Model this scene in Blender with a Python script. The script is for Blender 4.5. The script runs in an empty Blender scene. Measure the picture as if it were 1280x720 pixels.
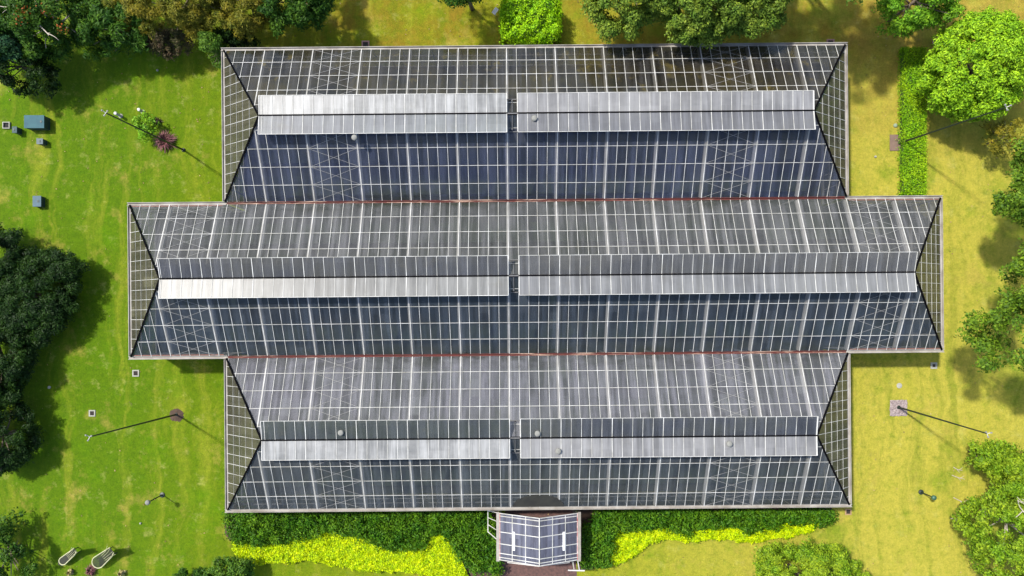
import bpy, math, random
import numpy as np
from mathutils import Vector, Matrix

# ------------------------------------------------------------------ camera, light
R = math.radians
scene = bpy.context.scene
col = scene.collection
H = 53.33            # camera height above the lawn, metres
F = 853.33           # focal length in photo pixels
CX, CY = 637.0, 391.0   # nadir point in the photo

cam_d = bpy.data.cameras.new('camera')
cam = bpy.data.objects.new('camera', cam_d)
col.objects.link(cam)
cam.location = (0, 0, H)
cam_d.sensor_width = 36
cam_d.lens = 36 * F / 1280
cam_d.shift_x = (640 - CX) / 1280
cam_d.shift_y = (CY - 360) / 1280
cam_d.clip_start = 0.5
cam_d.clip_end = 3000
scene.camera = cam

SUNV = Vector((-5.5, 3.65, 10)).normalized()
world = bpy.data.worlds.new('World')
scene.world = world
world.use_nodes = True
wn = world.node_tree
sky = wn.nodes.new('ShaderNodeTexSky')
sky.sky_type = 'NISHITA'
sky.sun_disc = False
sky.sun_elevation = math.asin(SUNV.z)
sky.sun_rotation = math.atan2(SUNV.x, SUNV.y)
sky.air_density = 1.0
sky.dust_density = 2.0
bg = wn.nodes['Background']
bg.inputs['Strength'].default_value = 0.15
wn.links.new(sky.outputs[0], bg.inputs[0])

sun_d = bpy.data.lights.new('sun', 'SUN')
sun_d.energy = 3.6
sun_d.angle = R(2.5)
sun_d.color = (1.0, 0.95, 0.86)
sun = bpy.data.objects.new('sun', sun_d)
sun.rotation_euler = SUNV.to_track_quat('Z', 'Y').to_euler()
col.objects.link(sun)

scene.view_settings.view_transform = 'Standard'
scene.view_settings.look = 'None'
scene.view_settings.gamma = 1
scene.view_settings.exposure = 0.98

random.seed(7)
rng = np.random.default_rng(11)


def P(px, py, z=0.0):
    """world point that stands at height z under photo pixel px, py"""
    k = (H - z) / F
    return Vector(((px - CX) * k, (CY - py) * k, z))


# ------------------------------------------------------------------ helpers
def tag(o, label=None, cat=None, group=None, kind=None):
    if label: o['label'] = label
    if cat: o['category'] = cat
    if group: o['group'] = group
    if kind: o['kind'] = kind
    return o


def empty(name, loc, rz=0.0):
    o = bpy.data.objects.new(name, None)
    o.location = loc
    o.rotation_euler = (0, 0, rz)
    o.empty_display_size = 0.2
    col.objects.link(o)
    return o


class MB:
    def __init__(s):
        s.v = []; s.f = []

    def add(s, vs, fs):
        n = len(s.v)
        s.v += [tuple(a) for a in vs]
        s.f += [tuple(i + n for i in f) for f in fs]

    def box(s, x0, x1, y0, y1, z0, z1):
        s.add([(x0,y0,z0),(x1,y0,z0),(x1,y1,z0),(x0,y1,z0),(x0,y0,z1),(x1,y0,z1),(x1,y1,z1),(x0,y1,z1)],
              [(0,3,2,1),(4,5,6,7),(0,1,5,4),(1,2,6,5),(2,3,7,6),(3,0,4,7)])

    def bar(s, p0, p1, w, h, up=(0, 0, 1)):
        """bar from p0 to p1; width across, height along up; p on the bar's bottom centre"""
        p0 = Vector(p0); p1 = Vector(p1)
        d = (p1 - p0).normalized(); up = Vector(up)
        side = d.cross(up)
        if side.length < 1e-4: side = d.cross(Vector((1, 0, 0)))
        side.normalize(); up = side.cross(d).normalized()
        a = side * (w / 2); b = up * h
        vs = [p0 - a, p0 + a, p0 + a + b, p0 - a + b, p1 - a, p1 + a, p1 + a + b, p1 - a + b]
        s.add(vs, [(0,1,2,3),(7,6,5,4),(0,4,5,1),(1,5,6,2),(2,6,7,3),(3,7,4,0)])

    def tube(s, pts, rs, n=8, cap=True):
        pts = [Vector(p) for p in pts]
        if not hasattr(rs, '__len__'): rs = [rs] * len(pts)
        base = len(s.v)
        for i, p in enumerate(pts):
            d = (pts[min(i+1, len(pts)-1)] - pts[max(i-1, 0)]).normalized()
            a = d.cross(Vector((0, 0, 1)))
            if a.length < 1e-3: a = d.cross(Vector((1, 0, 0)))
            a.normalize(); b = d.cross(a)
            for k in range(n):
                t = 2 * math.pi * k / n
                s.v.append(tuple(p + (a * math.cos(t) + b * math.sin(t)) * rs[i]))
        for i in range(len(pts) - 1):
            for k in range(n):
                k2 = (k + 1) % n
                s.f.append((base+i*n+k, base+i*n+k2, base+(i+1)*n+k2, base+(i+1)*n+k))
        if cap:
            s.f.append(tuple(base + k for k in range(n))[::-1])
            s.f.append(tuple(base + (len(pts)-1)*n + k for k in range(n)))

    def lathe(s, prof, c=(0, 0, 0), n=16):
        base = len(s.v)
        for r, z in prof:
            for k in range(n):
                t = 2 * math.pi * k / n
                s.v.append((c[0] + r * math.cos(t), c[1] + r * math.sin(t), c[2] + z))
        for i in range(len(prof) - 1):
            for k in range(n):
                k2 = (k + 1) % n
                s.f.append((base+i*n+k, base+i*n+k2, base+(i+1)*n+k2, base+(i+1)*n+k))
        s.f.append(tuple(base + k for k in range(n))[::-1])
        s.f.append(tuple(base + (len(prof)-1)*n + k for k in range(n)))

    def build(s, name, m, parent=None, smooth=False, bevel=0):
        me = bpy.data.meshes.new(name)
        me.from_pydata(s.v, [], s.f)
        me.update()
        if smooth:
            for p in me.polygons: p.use_smooth = True
        o = bpy.data.objects.new(name, me)
        if m: me.materials.append(m)
        col.objects.link(o)
        if parent: o.parent = parent
        if bevel:
            b = o.modifiers.new('bevel', 'BEVEL'); b.width = bevel; b.segments = 2
        return o


def copy_tree(o, parent=None):
    c = o.copy(); col.objects.link(c)
    if parent: c.parent = parent
    for ch in list(o.children): copy_tree(ch, c)
    return c


# ------------------------------------------------------------------ materials
def nodes(name):
    m = bpy.data.materials.new(name); m.use_nodes = True
    nt = m.node_tree
    return m, nt, nt.nodes['Principled BSDF']


def N(nt, t, **kw):
    n = nt.nodes.new(t)
    for k, v in kw.items(): setattr(n, k, v)
    return n


def setin(nt, sock, v):
    if isinstance(v, bpy.types.NodeSocket): nt.links.new(v, sock)
    else: sock.default_value = v


def noise(nt, vec, scale, detail=4, rough=0.55):
    n = N(nt, 'ShaderNodeTexNoise')
    n.inputs['Scale'].default_value = scale
    n.inputs['Detail'].default_value = detail
    n.inputs['Roughness'].default_value = rough
    if vec is not None: nt.links.new(vec, n.inputs['Vector'])
    return n.outputs['Fac']


def ramp(nt, fac, a, b, c0=0.0, c1=1.0):
    n = N(nt, 'ShaderNodeMapRange')
    nt.links.new(fac, n.inputs[0])
    n.inputs[1].default_value = a; n.inputs[2].default_value = b
    n.inputs[3].default_value = c0; n.inputs[4].default_value = c1
    n.clamp = True
    return n.outputs[0]


def mixc(nt, fac, a, b, mode='MIX'):
    n = N(nt, 'ShaderNodeMix', data_type='RGBA', blend_type=mode)
    n.clamp_factor = True
    setin(nt, n.inputs[0], fac)
    setin(nt, n.inputs[6], a if isinstance(a, bpy.types.NodeSocket) else (*a, 1))
    setin(nt, n.inputs[7], b if isinstance(b, bpy.types.NodeSocket) else (*b, 1))
    return n.outputs[2]


def math_(nt, op, a, b=None):
    n = N(nt, 'ShaderNodeMath', operation=op)
    setin(nt, n.inputs[0], a)
    if b is not None: setin(nt, n.inputs[1], b)
    return n.outputs[0]


def objvec(nt, scale=None, loc=None):
    tc = N(nt, 'ShaderNodeTexCoord')
    if scale is None: return tc.outputs['Object']
    mp = N(nt, 'ShaderNodeMapping')
    mp.inputs['Scale'].default_value = scale
    if loc: mp.inputs['Location'].default_value = loc
    nt.links.new(tc.outputs['Object'], mp.inputs[0])
    return mp.outputs[0]


def bump(nt, bs, h, strength, dist):
    b = N(nt, 'ShaderNodeBump')
    b.inputs['Strength'].default_value = strength
    b.inputs['Distance'].default_value = dist
    nt.links.new(h, b.inputs['Height'])
    nt.links.new(b.outputs[0], bs.inputs['Normal'])


def plain(name, c, rough=0.6, metal=0.0, var=0.25, scale=6.0, c2=None):
    m, nt, bs = nodes(name)
    v = objvec(nt)
    f = ramp(nt, noise(nt, v, scale, 5), 0.3, 0.7)
    c2 = c2 or tuple(x * (1 - var) for x in c)
    nt.links.new(mixc(nt, f, c, c2), bs.inputs['Base Color'])
    bs.inputs['Roughness'].default_value = rough
    bs.inputs['Metallic'].default_value = metal
    return m


def leafmat(name, c, c2, rough=0.55, trans=0.25, scale=0.9):
    m, nt, bs = nodes(name)
    geo = N(nt, 'ShaderNodeNewGeometry')
    v = objvec(nt)
    f = ramp(nt, noise(nt, v, scale, 3), 0.35, 0.65)
    base = mixc(nt, f, c, c2)
    rnd = geo.outputs['Random Per Island']
    vv = ramp(nt, rnd, 0, 1, 0.42, 1.4)
    hsv = N(nt, 'ShaderNodeHueSaturation')
    nt.links.new(base, hsv.inputs['Color'])
    nt.links.new(vv, hsv.inputs['Value'])
    nt.links.new(ramp(nt, rnd, 0, 1, 0.515, 0.485), hsv.inputs['Hue'])
    nt.links.new(hsv.outputs[0], bs.inputs['Base Color'])
    bs.inputs['Roughness'].default_value = rough
    bs.inputs['Specular IOR Level'].default_value = 0.14
    tr = N(nt, 'ShaderNodeBsdfTranslucent')
    nt.links.new(hsv.outputs[0], tr.inputs['Color'])
    mx = N(nt, 'ShaderNodeMixShader')
    mx.inputs[0].default_value = trans
    nt.links.new(bs.outputs[0], mx.inputs[1])
    nt.links.new(tr.outputs[0], mx.inputs[2])
    nt.links.new(mx.outputs[0], nt.nodes['Material Output'].inputs[0])
    return m


def glassmat(name, c, c2, opac=0.8, rough=0.12, stain=(0.10, 0.09, 0.06), samt=0.5, streak=0.75,
             along='y', refl=1.0, pv=0.13, eave=None):
    """dusty greenhouse glass: object space x runs along the bay, y up the slope"""
    m, nt, bs = nodes(name)
    v = objvec(nt)
    sep = N(nt, 'ShaderNodeSeparateXYZ'); nt.links.new(v, sep.inputs[0])
    # one tone per pane
    fx = math_(nt, 'FLOOR', math_(nt, 'DIVIDE', math_(nt, 'ADD', sep.outputs[0 if along == 'y' else 1], 0.05), 0.7026))
    fy = math_(nt, 'FLOOR', math_(nt, 'DIVIDE', sep.outputs[1 if along == 'y' else 0], 1.18))
    cmb = N(nt, 'ShaderNodeCombineXYZ')
    nt.links.new(fx, cmb.inputs[0]); nt.links.new(fy, cmb.inputs[1])
    wn_ = N(nt, 'ShaderNodeTexWhiteNoise', noise_dimensions='2D')
    nt.links.new(cmb.outputs[0], wn_.inputs['Vector'])
    # dusty streaks running down the slope
    sc = (2.6, 0.16, 0.16) if along == 'y' else (0.16, 2.6, 0.16)
    st = ramp(nt, noise(nt, objvec(nt, sc), 1.0, 5, 0.65), 0.42, 0.72)
    big = ramp(nt, noise(nt, objvec(nt, (0.16, 0.3, 0.2)), 1.0, 6, 0.65), 0.40, 0.60)
    base = mixc(nt, big, c, c2)
    pane = ramp(nt, wn_.outputs['Value'], 0, 1, 1 - pv, 1 + pv)
    hsv = N(nt, 'ShaderNodeHueSaturation')
    nt.links.new(base, hsv.inputs['Color']); nt.links.new(pane, hsv.inputs['Value'])
    base = hsv.outputs[0]
    odd = ramp(nt, wn_.outputs['Value'], 0.955, 0.96)
    base = mixc(nt, math_(nt, 'MULTIPLY', odd, 0.5 if pv > .11 else 0.0), base, tuple(min(1, x * 1.9) for x in c2))
    dust = tuple(min(1, x * 2.1 + 0.02) for x in c)
    base = mixc(nt, math_(nt, 'MULTIPLY', st, streak), base, dust)
    blot = ramp(nt, noise(nt, objvec(nt, (0.8, 0.8, 0.8)), 1.0, 6, 0.7), 0.58, 0.72)
    base = mixc(nt, math_(nt, 'MULTIPLY', blot, samt), base, stain)
    if eave:   # algae and leaf litter gathered along the foot of the slope
        dist = math_(nt, 'ABSOLUTE', math_(nt, 'SUBTRACT', sep.outputs[1], eave[0]))
        am = ramp(nt, dist, 0.15, 1.25, 1, 0)
        nn = ramp(nt, noise(nt, objvec(nt, (0.30, 0.9, 1), (5, 2, 0)), 1.0, 6, 0.75), 0.42, 0.62)
        base = mixc(nt, math_(nt, 'MULTIPLY', math_(nt, 'MULTIPLY', am, nn), 0.85), base, (0.020, 0.021, 0.011))
    nt.links.new(base, bs.inputs['Base Color'])
    bs.inputs['Roughness'].default_value = rough
    bs.inputs['IOR'].default_value = 1.5
    bs.inputs['Specular IOR Level'].default_value = 0.5 * refl
    tr = N(nt, 'ShaderNodeBsdfTransparent')
    mx = N(nt, 'ShaderNodeMixShader')
    op = math_(nt, 'ADD', math_(nt, 'MULTIPLY', st, 0.12), opac)
    nt.links.new(op, mx.inputs[0])
    nt.links.new(tr.outputs[0], mx.inputs[1])
    nt.links.new(bs.outputs[0], mx.inputs[2])
    nt.links.new(mx.outputs[0], nt.nodes['Material Output'].inputs[0])
    return m


# ------------------------------------------------------------------ ground
def make_lawn():
    m, nt, bs = nodes('lawn')
    v = objvec(nt)
    sep = N(nt, 'ShaderNodeSeparateXYZ'); nt.links.new(v, sep.inputs[0])
    warp = noise(nt, v, 0.07, 3)
    east = math_(nt, 'ADD', sep.outputs[0], math_(nt, 'MULTIPLY', math_(nt, 'SUBTRACT', warp, 0.5), 16.0))
    fe = ramp(nt, east, -30, 27)
    lush = (0.064, 0.122, 0.002)
    mid = (0.160, 0.186, 0.005)
    dry = (0.300, 0.272, 0.036)
    base = mixc(nt, ramp(nt, fe, 0, 0.55), lush, mid)
    base = mixc(nt, ramp(nt, fe, 0.5, 1.0), base, dry)
    # worn strip of grass on the north side of the building
    north = math_(nt, 'MULTIPLY', ramp(nt, sep.outputs[1], 18.5, 21),
                  ramp(nt, sep.outputs[0], -25, -14))
    north = math_(nt, 'MULTIPLY', north, ramp(nt, noise(nt, v, 0.35, 5, 0.65), 0.32, 0.6))
    base = mixc(nt, math_(nt, 'MULTIPLY', north, 0.85), base, (0.165, 0.108, 0.010))
    # mowing tracks, north to south
    wv = N(nt, 'ShaderNodeVectorMath', operation='ADD')
    wc = N(nt, 'ShaderNodeCombineXYZ')
    nt.links.new(math_(nt, 'MULTIPLY', noise(nt, v, 0.12, 4, 0.6), 3.2), wc.inputs[0])
    nt.links.new(objvec(nt, (0.80, 0.05, 1)), wv.inputs[0]); nt.links.new(wc.outputs[0], wv.inputs[1])
    tracks = noise(nt, wv.outputs[0], 1.0, 4, 0.65)
    base = mixc(nt, ramp(nt, tracks, 0.50, 0.66, 0, 0.42), base, (0.235, 0.24, 0.02))
    base = mixc(nt, ramp(nt, tracks, 0.48, 0.34, 0, 0.4), base, (0.065, 0.125, 0.002))
    # lusher and drier patches
    p1 = noise(nt, v, 0.22, 6, 0.7)
    base = mixc(nt, ramp(nt, p1, 0.52, 0.68, 0, 0.6), base, (0.07, 0.16, 0.001))
    p2 = noise(nt, objvec(nt, (0.34, 0.30, 1), (13, 4, 0)), 1.0, 7, 0.72)
    base = mixc(nt, ramp(nt, p2, 0.55, 0.72, 0, 0.65), base, (0.30, 0.225, 0.05))
    p3 = noise(nt, objvec(nt, (1.3, 1.3, 1), (3, 40, 0)), 1.0, 6, 0.7)
    base = mixc(nt, ramp(nt, p3, 0.52, 0.72, 0, 0.5), base, (0.055, 0.13, 0.002))
    # bare brownish ground between the roof corner and the hedge strip
    ne = math_(nt, 'MULTIPLY', ramp(nt, sep.outputs[1], 11, 17), ramp(nt, sep.outputs[0], 24, 26))
    ne = math_(nt, 'MULTIPLY', ne, ramp(nt, noise(nt, v, 0.5, 5, 0.7), 0.35, 0.6))
    base = mixc(nt, math_(nt, 'MULTIPLY', ne, 0.6), base, (0.235, 0.165, 0.03))
    p4 = noise(nt, objvec(nt, (0.8, 0.8, 1), (31, 17, 0)), 1.0, 6, 0.75)
    base = mixc(nt, ramp(nt, p4, 0.56, 0.70, 0, 0.35), base, (0.36, 0.34, 0.10))
    # blades
    g1 = noise(nt, v, 7.0, 6, 0.8)
    g2 = noise(nt, v, 26.0, 3, 0.7)
    g3 = noise(nt, v, 2.4, 5, 0.75)
    val = math_(nt, 'ADD', ramp(nt, g1, 0.25, 0.75, 0.22, 0.72), ramp(nt, g2, 0.2, 0.8, 0.2, 0.55))
    val = math_(nt, 'MULTIPLY', val, ramp(nt, g3, 0.3, 0.7, 0.95, 1.4))
    hsv = N(nt, 'ShaderNodeHueSaturation')
    nt.links.new(base, hsv.inputs['Color']); nt.links.new(val, hsv.inputs['Value'])
    nt.links.new(ramp(nt, g3, 0.3, 0.7, 0.507, 0.493), hsv.inputs['Hue'])
    nt.links.new(hsv.outputs[0], bs.inputs['Base Color'])
    bs.inputs['Roughness'].default_value = 0.9
    bs.inputs['Specular IOR Level'].default_value = 0.1
    bump(nt, bs, math_(nt, 'ADD', g1, g2), 0.7, 0.08)
    return m


mb = MB()
n = 80
# one sheet: fine near the garden, out to the horizon
xs = [-1500, -400, -150] + list(np.linspace(-80, 80, 41)) + [150, 400, 1500]
for j, y in enumerate(xs):
    for i, x in enumerate(xs):
        mb.v.append((x, y, 0.0))
nx = len(xs)
for j in range(nx - 1):
    for i in range(nx - 1):
        mb.f.append((j*nx+i, j*nx+i+1, (j+1)*nx+i+1, (j+1)*nx+i))
tag(mb.build('lawn', make_lawn()), kind='structure')


def poly_sheet(name, pts, z, m, kind='structure', jit=0.0):
    b = MB()
    b.v = [tuple(P(x, y, 0).xy) + (z,) for x, y in pts]
    b.f = [tuple(range(len(pts)))]
    return tag(b.build(name, m), kind=kind)


soil = plain('soil', (0.075, 0.042, 0.026), 0.95, var=0.5, scale=3, c2=(0.03, 0.02, 0.012))
poly_sheet('entrance_path', [(632, 634), (716, 634), (722, 735), (622, 735)], 0.006,
           plain('brick_path', (0.11, 0.055, 0.045), 0.9, scale=5, c2=(0.045, 0.025, 0.022)))
poly_sheet('bed_soil', [(281, 628), (622, 628), (628, 716), (590, 730), (540, 716), (470, 706), (380, 690), (300, 690), (281, 668)], 0.004, soil)
poly_sheet('bed_soil', [(722, 628), (1040, 628), (1040, 652), (990, 664), (820, 672), (772, 700), (740, 712), (722, 712)], 0.004, soil)

# ------------------------------------------------------------------ leaves
def leaf_mesh(name, cen, nor, size, aspect, mat, parent=None, droop=0.0, mats=None, matidx=None, fold=True):
    """cen (n,3), nor (n,3): one pointed leaf per row"""
    n = len(cen)
    nor = nor / (np.linalg.norm(nor, axis=1, keepdims=True) + 1e-9)
    rv = rng.normal(size=(n, 3))
    a = np.cross(nor, rv); a /= (np.linalg.norm(a, axis=1, keepdims=True) + 1e-9)
    b = np.cross(nor, a)
    L = (size * rng.uniform(0.65, 1.35, n))[:, None] if np.isscalar(size) else size[:, None]
    W = L * aspect
    v = np.empty((n, 4, 3))
    v[:, 0] = cen - a * L * 0.5
    v[:, 1] = cen - a * L * 0.05 + b * W * 0.5 + nor * L * 0.10
    v[:, 2] = cen + a * L * 0.5 - nor * L * 0.12
    v[:, 3] = cen - a * L * 0.05 - b * W * 0.5 + nor * L * 0.10
    me = bpy.data.meshes.new(name)
    me.vertices.add(n * 4); me.loops.add(n * 4); me.polygons.add(n)
    me.vertices.foreach_set('co', v.reshape(-1).astype(np.float32))
    me.loops.foreach_set('vertex_index', np.arange(n * 4, dtype=np.int32))
    me.polygons.foreach_set('loop_start', np.arange(0, n * 4, 4, dtype=np.int32))
    me.polygons.foreach_set('loop_total', np.full(n, 4, dtype=np.int32))
    for mm in (mats or [mat]): me.materials.append(mm)
    if matidx is not None: me.polygons.foreach_set('material_index', matidx.astype(np.int32))
    me.update(calc_edges=True); me.validate()
    o = bpy.data.objects.new(name, me)
    col.objects.link(o)
    if parent: o.parent = parent
    return o


def crown_points(rx, ry, rz, clumps, per, crad, gap=0.0, irr=0.3):
    """clumps of leaves over an uneven ellipsoid; returns centres and outward normals (local, centre 0)"""
    C = []; Nn = []
    ph = rng.uniform(0, 6.28, 6)
    ks = np.arange(1, 7)
    am = irr * rng.uniform(0.3, 1, 6) / np.sqrt(ks)
    for i in range(clumps):
        t = rng.uniform(0, 2 * math.pi)
        u = rng.uniform(-0.75, 1.0)
        s = math.sqrt(max(0, 1 - u * u))
        k = 1 + float(np.sum(am * np.cos(ks * t + ph)))
        rr = rng.uniform(0.72, 1.0) * k
        c = np.array([rx * s * math.cos(t) * rr, ry * s * math.sin(t) * rr, rz * u * rng.uniform(0.75, 1.08)])
        cr = crad * rng.uniform(0.5, 1.4)
        m = max(4, int(per * (cr / crad) ** 2))
        if u < -0.1: m //= 2
        d = rng.normal(size=(m, 3)); d /= np.linalg.norm(d, axis=1, keepdims=True)
        d[:, 2] = np.abs(d[:, 2]) * 0.9 - 0.15
        rad = cr * rng.uniform(0.5, 1.08, m)[:, None]
        st = rng.uniform(0.7, 1.35, 3) * np.array([1, 1, 0.75])
        C.append(c + d * rad * st + rng.normal(size=(m, 3)) * crad * 0.11)
        nn = d * 0.9 + rng.normal(size=(m, 3)) * 0.4 + np.array([0, 0, 0.6])
        Nn.append(nn)
    return np.vstack(C), np.vstack(Nn)


bark = plain('bark', (0.16, 0.125, 0.09), 0.9, var=0.5, scale=8)
pale_bark = plain('pale_bark', (0.42, 0.37, 0.30), 0.8, var=0.4, scale=8)


def limb(mb, p0, p1, r0, r1, bend=0.3, n=5):
    p0 = Vector(p0); p1 = Vector(p1)
    pts = []; rs = []
    off = Vector((random.uniform(-1, 1), random.uniform(-1, 1), random.uniform(-.3, .6))) * bend
    for i in range(n + 1):
        t = i / n
        pts.append(p0.lerp(p1, t) + off * math.sin(math.pi * t))
        rs.append(r0 + (r1 - r0) * t)
    mb.tube(pts, rs, 7)
    return pts


def tree(name, label, cat, px, py, hz, rpx, rpy, mat, group=None, leaf=0.26, aspect=0.5, clumps=110, per=70,
         crad=0.62, dens=1.0, fill=1.0, rz=None, trunk_r=0.18, tilt=(0, 0), irr=0.3, bare=0, barkm=None, flowers=None):
    """px, py, rpx, rpy: outline of the crown in the photo; hz: height of the crown's centre"""
    global rng
    sd = sum(ord(ch) * (i + 1) for i, ch in enumerate(label))
    rng = np.random.default_rng(sd); random.seed(sd)
    c = P(px, py, hz)
    k = (H - hz) / F
    rx, ry = rpx * k, rpy * k
    rz = rz or min(0.75 * (rx + ry) / 2, hz * 0.9)
    rm = (rx + ry) / 2
    full = int(0.8 * 2 * math.pi * rm * rm * 1.5 / (math.pi * crad * crad) * 1.75)
    clumps = int(full * dens)
    per = int(1.15 * 2 * math.pi * crad * crad / (leaf * leaf * aspect * 0.5) * fill)
    root = empty(name, (c.x + tilt[0], c.y + tilt[1], 0))
    tag(root, label, cat, group)
    tb = MB()
    top = Vector((-tilt[0], -tilt[1], hz - rz * 0.25))
    limb(tb, (0, 0, -0.1), top, trunk_r, trunk_r * 0.55, 0.15)
    for i in range(9):
        t = 2 * math.pi * i / 9 + random.uniform(-.3, .3)
        e = Vector((-tilt[0] + rx * 0.8 * math.cos(t), -tilt[1] + ry * 0.8 * math.sin(t), hz + rz * random.uniform(-0.1, 0.45)))
        limb(tb, top.lerp(Vector((0, 0, hz * 0.45)), random.uniform(0, 0.6)), e, trunk_r * 0.42, trunk_r * 0.1, 0.3)
    for i in range(bare):   # bare outer limbs seen among the leaves
        t = random.uniform(0, 6.28)
        s = Vector((-tilt[0] + rx * 0.3 * math.cos(t), -tilt[1] + ry * 0.3 * math.sin(t), hz + rz * 0.75))
        e = s + Vector((math.cos(t + .5) * rx * 0.5, math.sin(t + .5) * ry * 0.5, 0.3))
        q = limb(tb, s, e, 0.055, 0.018, 0.35)
        for _ in range(3):
            a = q[random.randint(1, 4)]
            limb(tb, a, a + Vector((random.uniform(-1, 1), random.uniform(-1, 1), random.uniform(0, .3))) * 0.9, 0.035, 0.012, 0.15, 3)
    tb.build('trunk', barkm or bark, root, smooth=True)
    C, Nn = crown_points(rx, ry, rz, clumps, per, crad, irr=irr)
    C = C + np.array([-tilt[0], -tilt[1], hz])
    C[:, 2] = np.maximum(C[:, 2], 0.15)
    leaf_mesh('crown', C, Nn, leaf, aspect, mat, root)
    if flowers:
        n = flowers
        fb = []
        for i in range(n):
            t = random.uniform(0, 6.28); s = random.uniform(0.1, 0.85)
            cc = np.array([rx * s * math.cos(t) - tilt[0], ry * s * math.sin(t) - tilt[1], hz + rz * (math.sqrt(1 - s * s) * 1.0 + 0.12)])
            fb.append(cc + rng.normal(size=(30, 3)) * 0.22)
        fb = np.vstack(fb)
        leaf_mesh('blossom', fb, rng.normal(size=fb.shape) + np.array([0, 0, 1]), 0.16, 0.6, M['orange_flower'], root)
    return root


M = {}
M['orange_flower'] = leafmat('orange_flower', (0.30, 0.075, 0.008), (0.16, 0.06, 0.008))
M['leaf_dark'] = leafmat('leaf_dark', (0.022, 0.075, 0.006), (0.055, 0.125, 0.008))
M['leaf_black'] = leafmat('leaf_black', (0.008, 0.026, 0.004), (0.020, 0.055, 0.005))
M['leaf_teal'] = leafmat('leaf_teal', (0.022, 0.075, 0.035), (0.035, 0.095, 0.022))
M['leaf_mid'] = leafmat('leaf_mid', (0.045, 0.125, 0.010), (0.085, 0.16, 0.014))
M['leaf_olive'] = leafmat('leaf_olive', (0.20, 0.17, 0.012), (0.11, 0.13, 0.012))
M['leaf_grey'] = leafmat('leaf_grey', (0.085, 0.165, 0.016), (0.15, 0.215, 0.02))
M['leaf_fresh'] = leafmat('leaf_fresh', (0.10, 0.26, 0.012), (0.17, 0.33, 0.012))
M['leaf_lime'] = leafmat('leaf_lime', (0.17, 0.36, 0.010), (0.24, 0.42, 0.012))
M['leaf_bright'] = leafmat('leaf_bright', (0.18, 0.42, 0.004), (0.28, 0.48, 0.005))
M['leaf_right'] = leafmat('leaf_right', (0.11, 0.225, 0.008), (0.19, 0.28, 0.012))
M['leaf_edge'] = leafmat('leaf_edge', (0.060, 0.135, 0.008), (0.11, 0.19, 0.010))
M['leaf_brown'] = leafmat('leaf_brown', (0.085, 0.055, 0.030), (0.06, 0.065, 0.02))
M['leaf_red'] = leafmat('leaf_red', (0.20, 0.085, 0.085), (0.13, 0.055, 0.05))
M['leaf_yellow'] = leafmat('leaf_yellow', (0.30, 0.47, 0.0), (0.46, 0.57, 0.0), trans=0.3, scale=2.0)
M['leaf_bed'] = leafmat('leaf_bed', (0.035, 0.125, 0.004), (0.08, 0.185, 0.006))
M['leaf_hedge'] = leafmat('leaf_hedge', (0.15, 0.36, 0.004), (0.24, 0.42, 0.006))

white = plain('white_paint', (0.52, 0.52, 0.50), 0.65, scale=1.1, c2=(0.27, 0.265, 0.23))
grey_paint = plain('grey_paint', (0.50, 0.49, 0.46), 0.6, var=0.25, scale=2.0)
gutter_m = plain('gutter_metal', (0.30, 0.285, 0.255), 0.75, var=0.3, scale=1.2, c2=(0.17, 0.15, 0.125))
dark_strip = plain('black_rubber', (0.004, 0.004, 0.005), 0.95)
dark_strip.node_tree.nodes['Principled BSDF'].inputs['Specular IOR Level'].default_value = 0.0
dark_metal = plain('dark_green_metal', (0.010, 0.020, 0.014), 0.5)

# ------------------------------------------------------------------ greenhouse
TH = 0.0089
EZ = 3.7            # eaves
RZ = 6.2            # ridge
V = [19.34, 8.15, -3.04, -14.23]    # gutter lines, north to south
HIP = 3.5
MOD = 0.7026; U0 = -0.05
gh = empty('greenhouse', (0, 0, 0), TH)
tag(gh, 'huge grey glass greenhouse with three parallel hipped roofs, the middle one longest', 'greenhouse')

bays = [dict(u0=-20.68, u1=24.62, vn=V[0], vs=V[1]),
        dict(u0=-27.60, u1=31.44, vn=V[1], vs=V[2]),
        dict(u0=-20.68, u1=24.62, vn=V[2], vs=V[3])]

slope_cols = [  # north slope, south slope: base and blotch; south blue is painted sky reflection
    (((0.013, 0.012, 0.011), (0.036, 0.030, 0.014)), ((0.019, 0.024, 0.044), (0.030, 0.034, 0.046))),  # north slope darkened to paint in the shade of the trees
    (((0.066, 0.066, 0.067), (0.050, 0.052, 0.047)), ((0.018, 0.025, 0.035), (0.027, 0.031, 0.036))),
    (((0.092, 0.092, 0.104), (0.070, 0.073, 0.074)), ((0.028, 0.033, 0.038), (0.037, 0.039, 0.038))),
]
hip_m = glassmat('hip_glass', (0.040, 0.038, 0.026), (0.056, 0.054, 0.032), 0.80, streak=0.35, along='x',
                 stain=(0.05, 0.042, 0.02))
TAN = (RZ - EZ) / 5.595
frame_m = white
darkish = plain('dull_metal', (0.10, 0.10, 0.10), 0.7)
brace_m = plain('brace_grey', (0.23, 0.23, 0.225), 0.7)
raft_m = plain('rafter_paint', (0.78, 0.76, 0.70), 0.7, scale=0.7)


def ubars(u0, u1):
    k = math.ceil((u0 - U0) / MOD - 1e-6)
    out = []
    while U0 + k * MOD < u1:
        out.append((k, U0 + k * MOD)); k += 1
    return out


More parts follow.
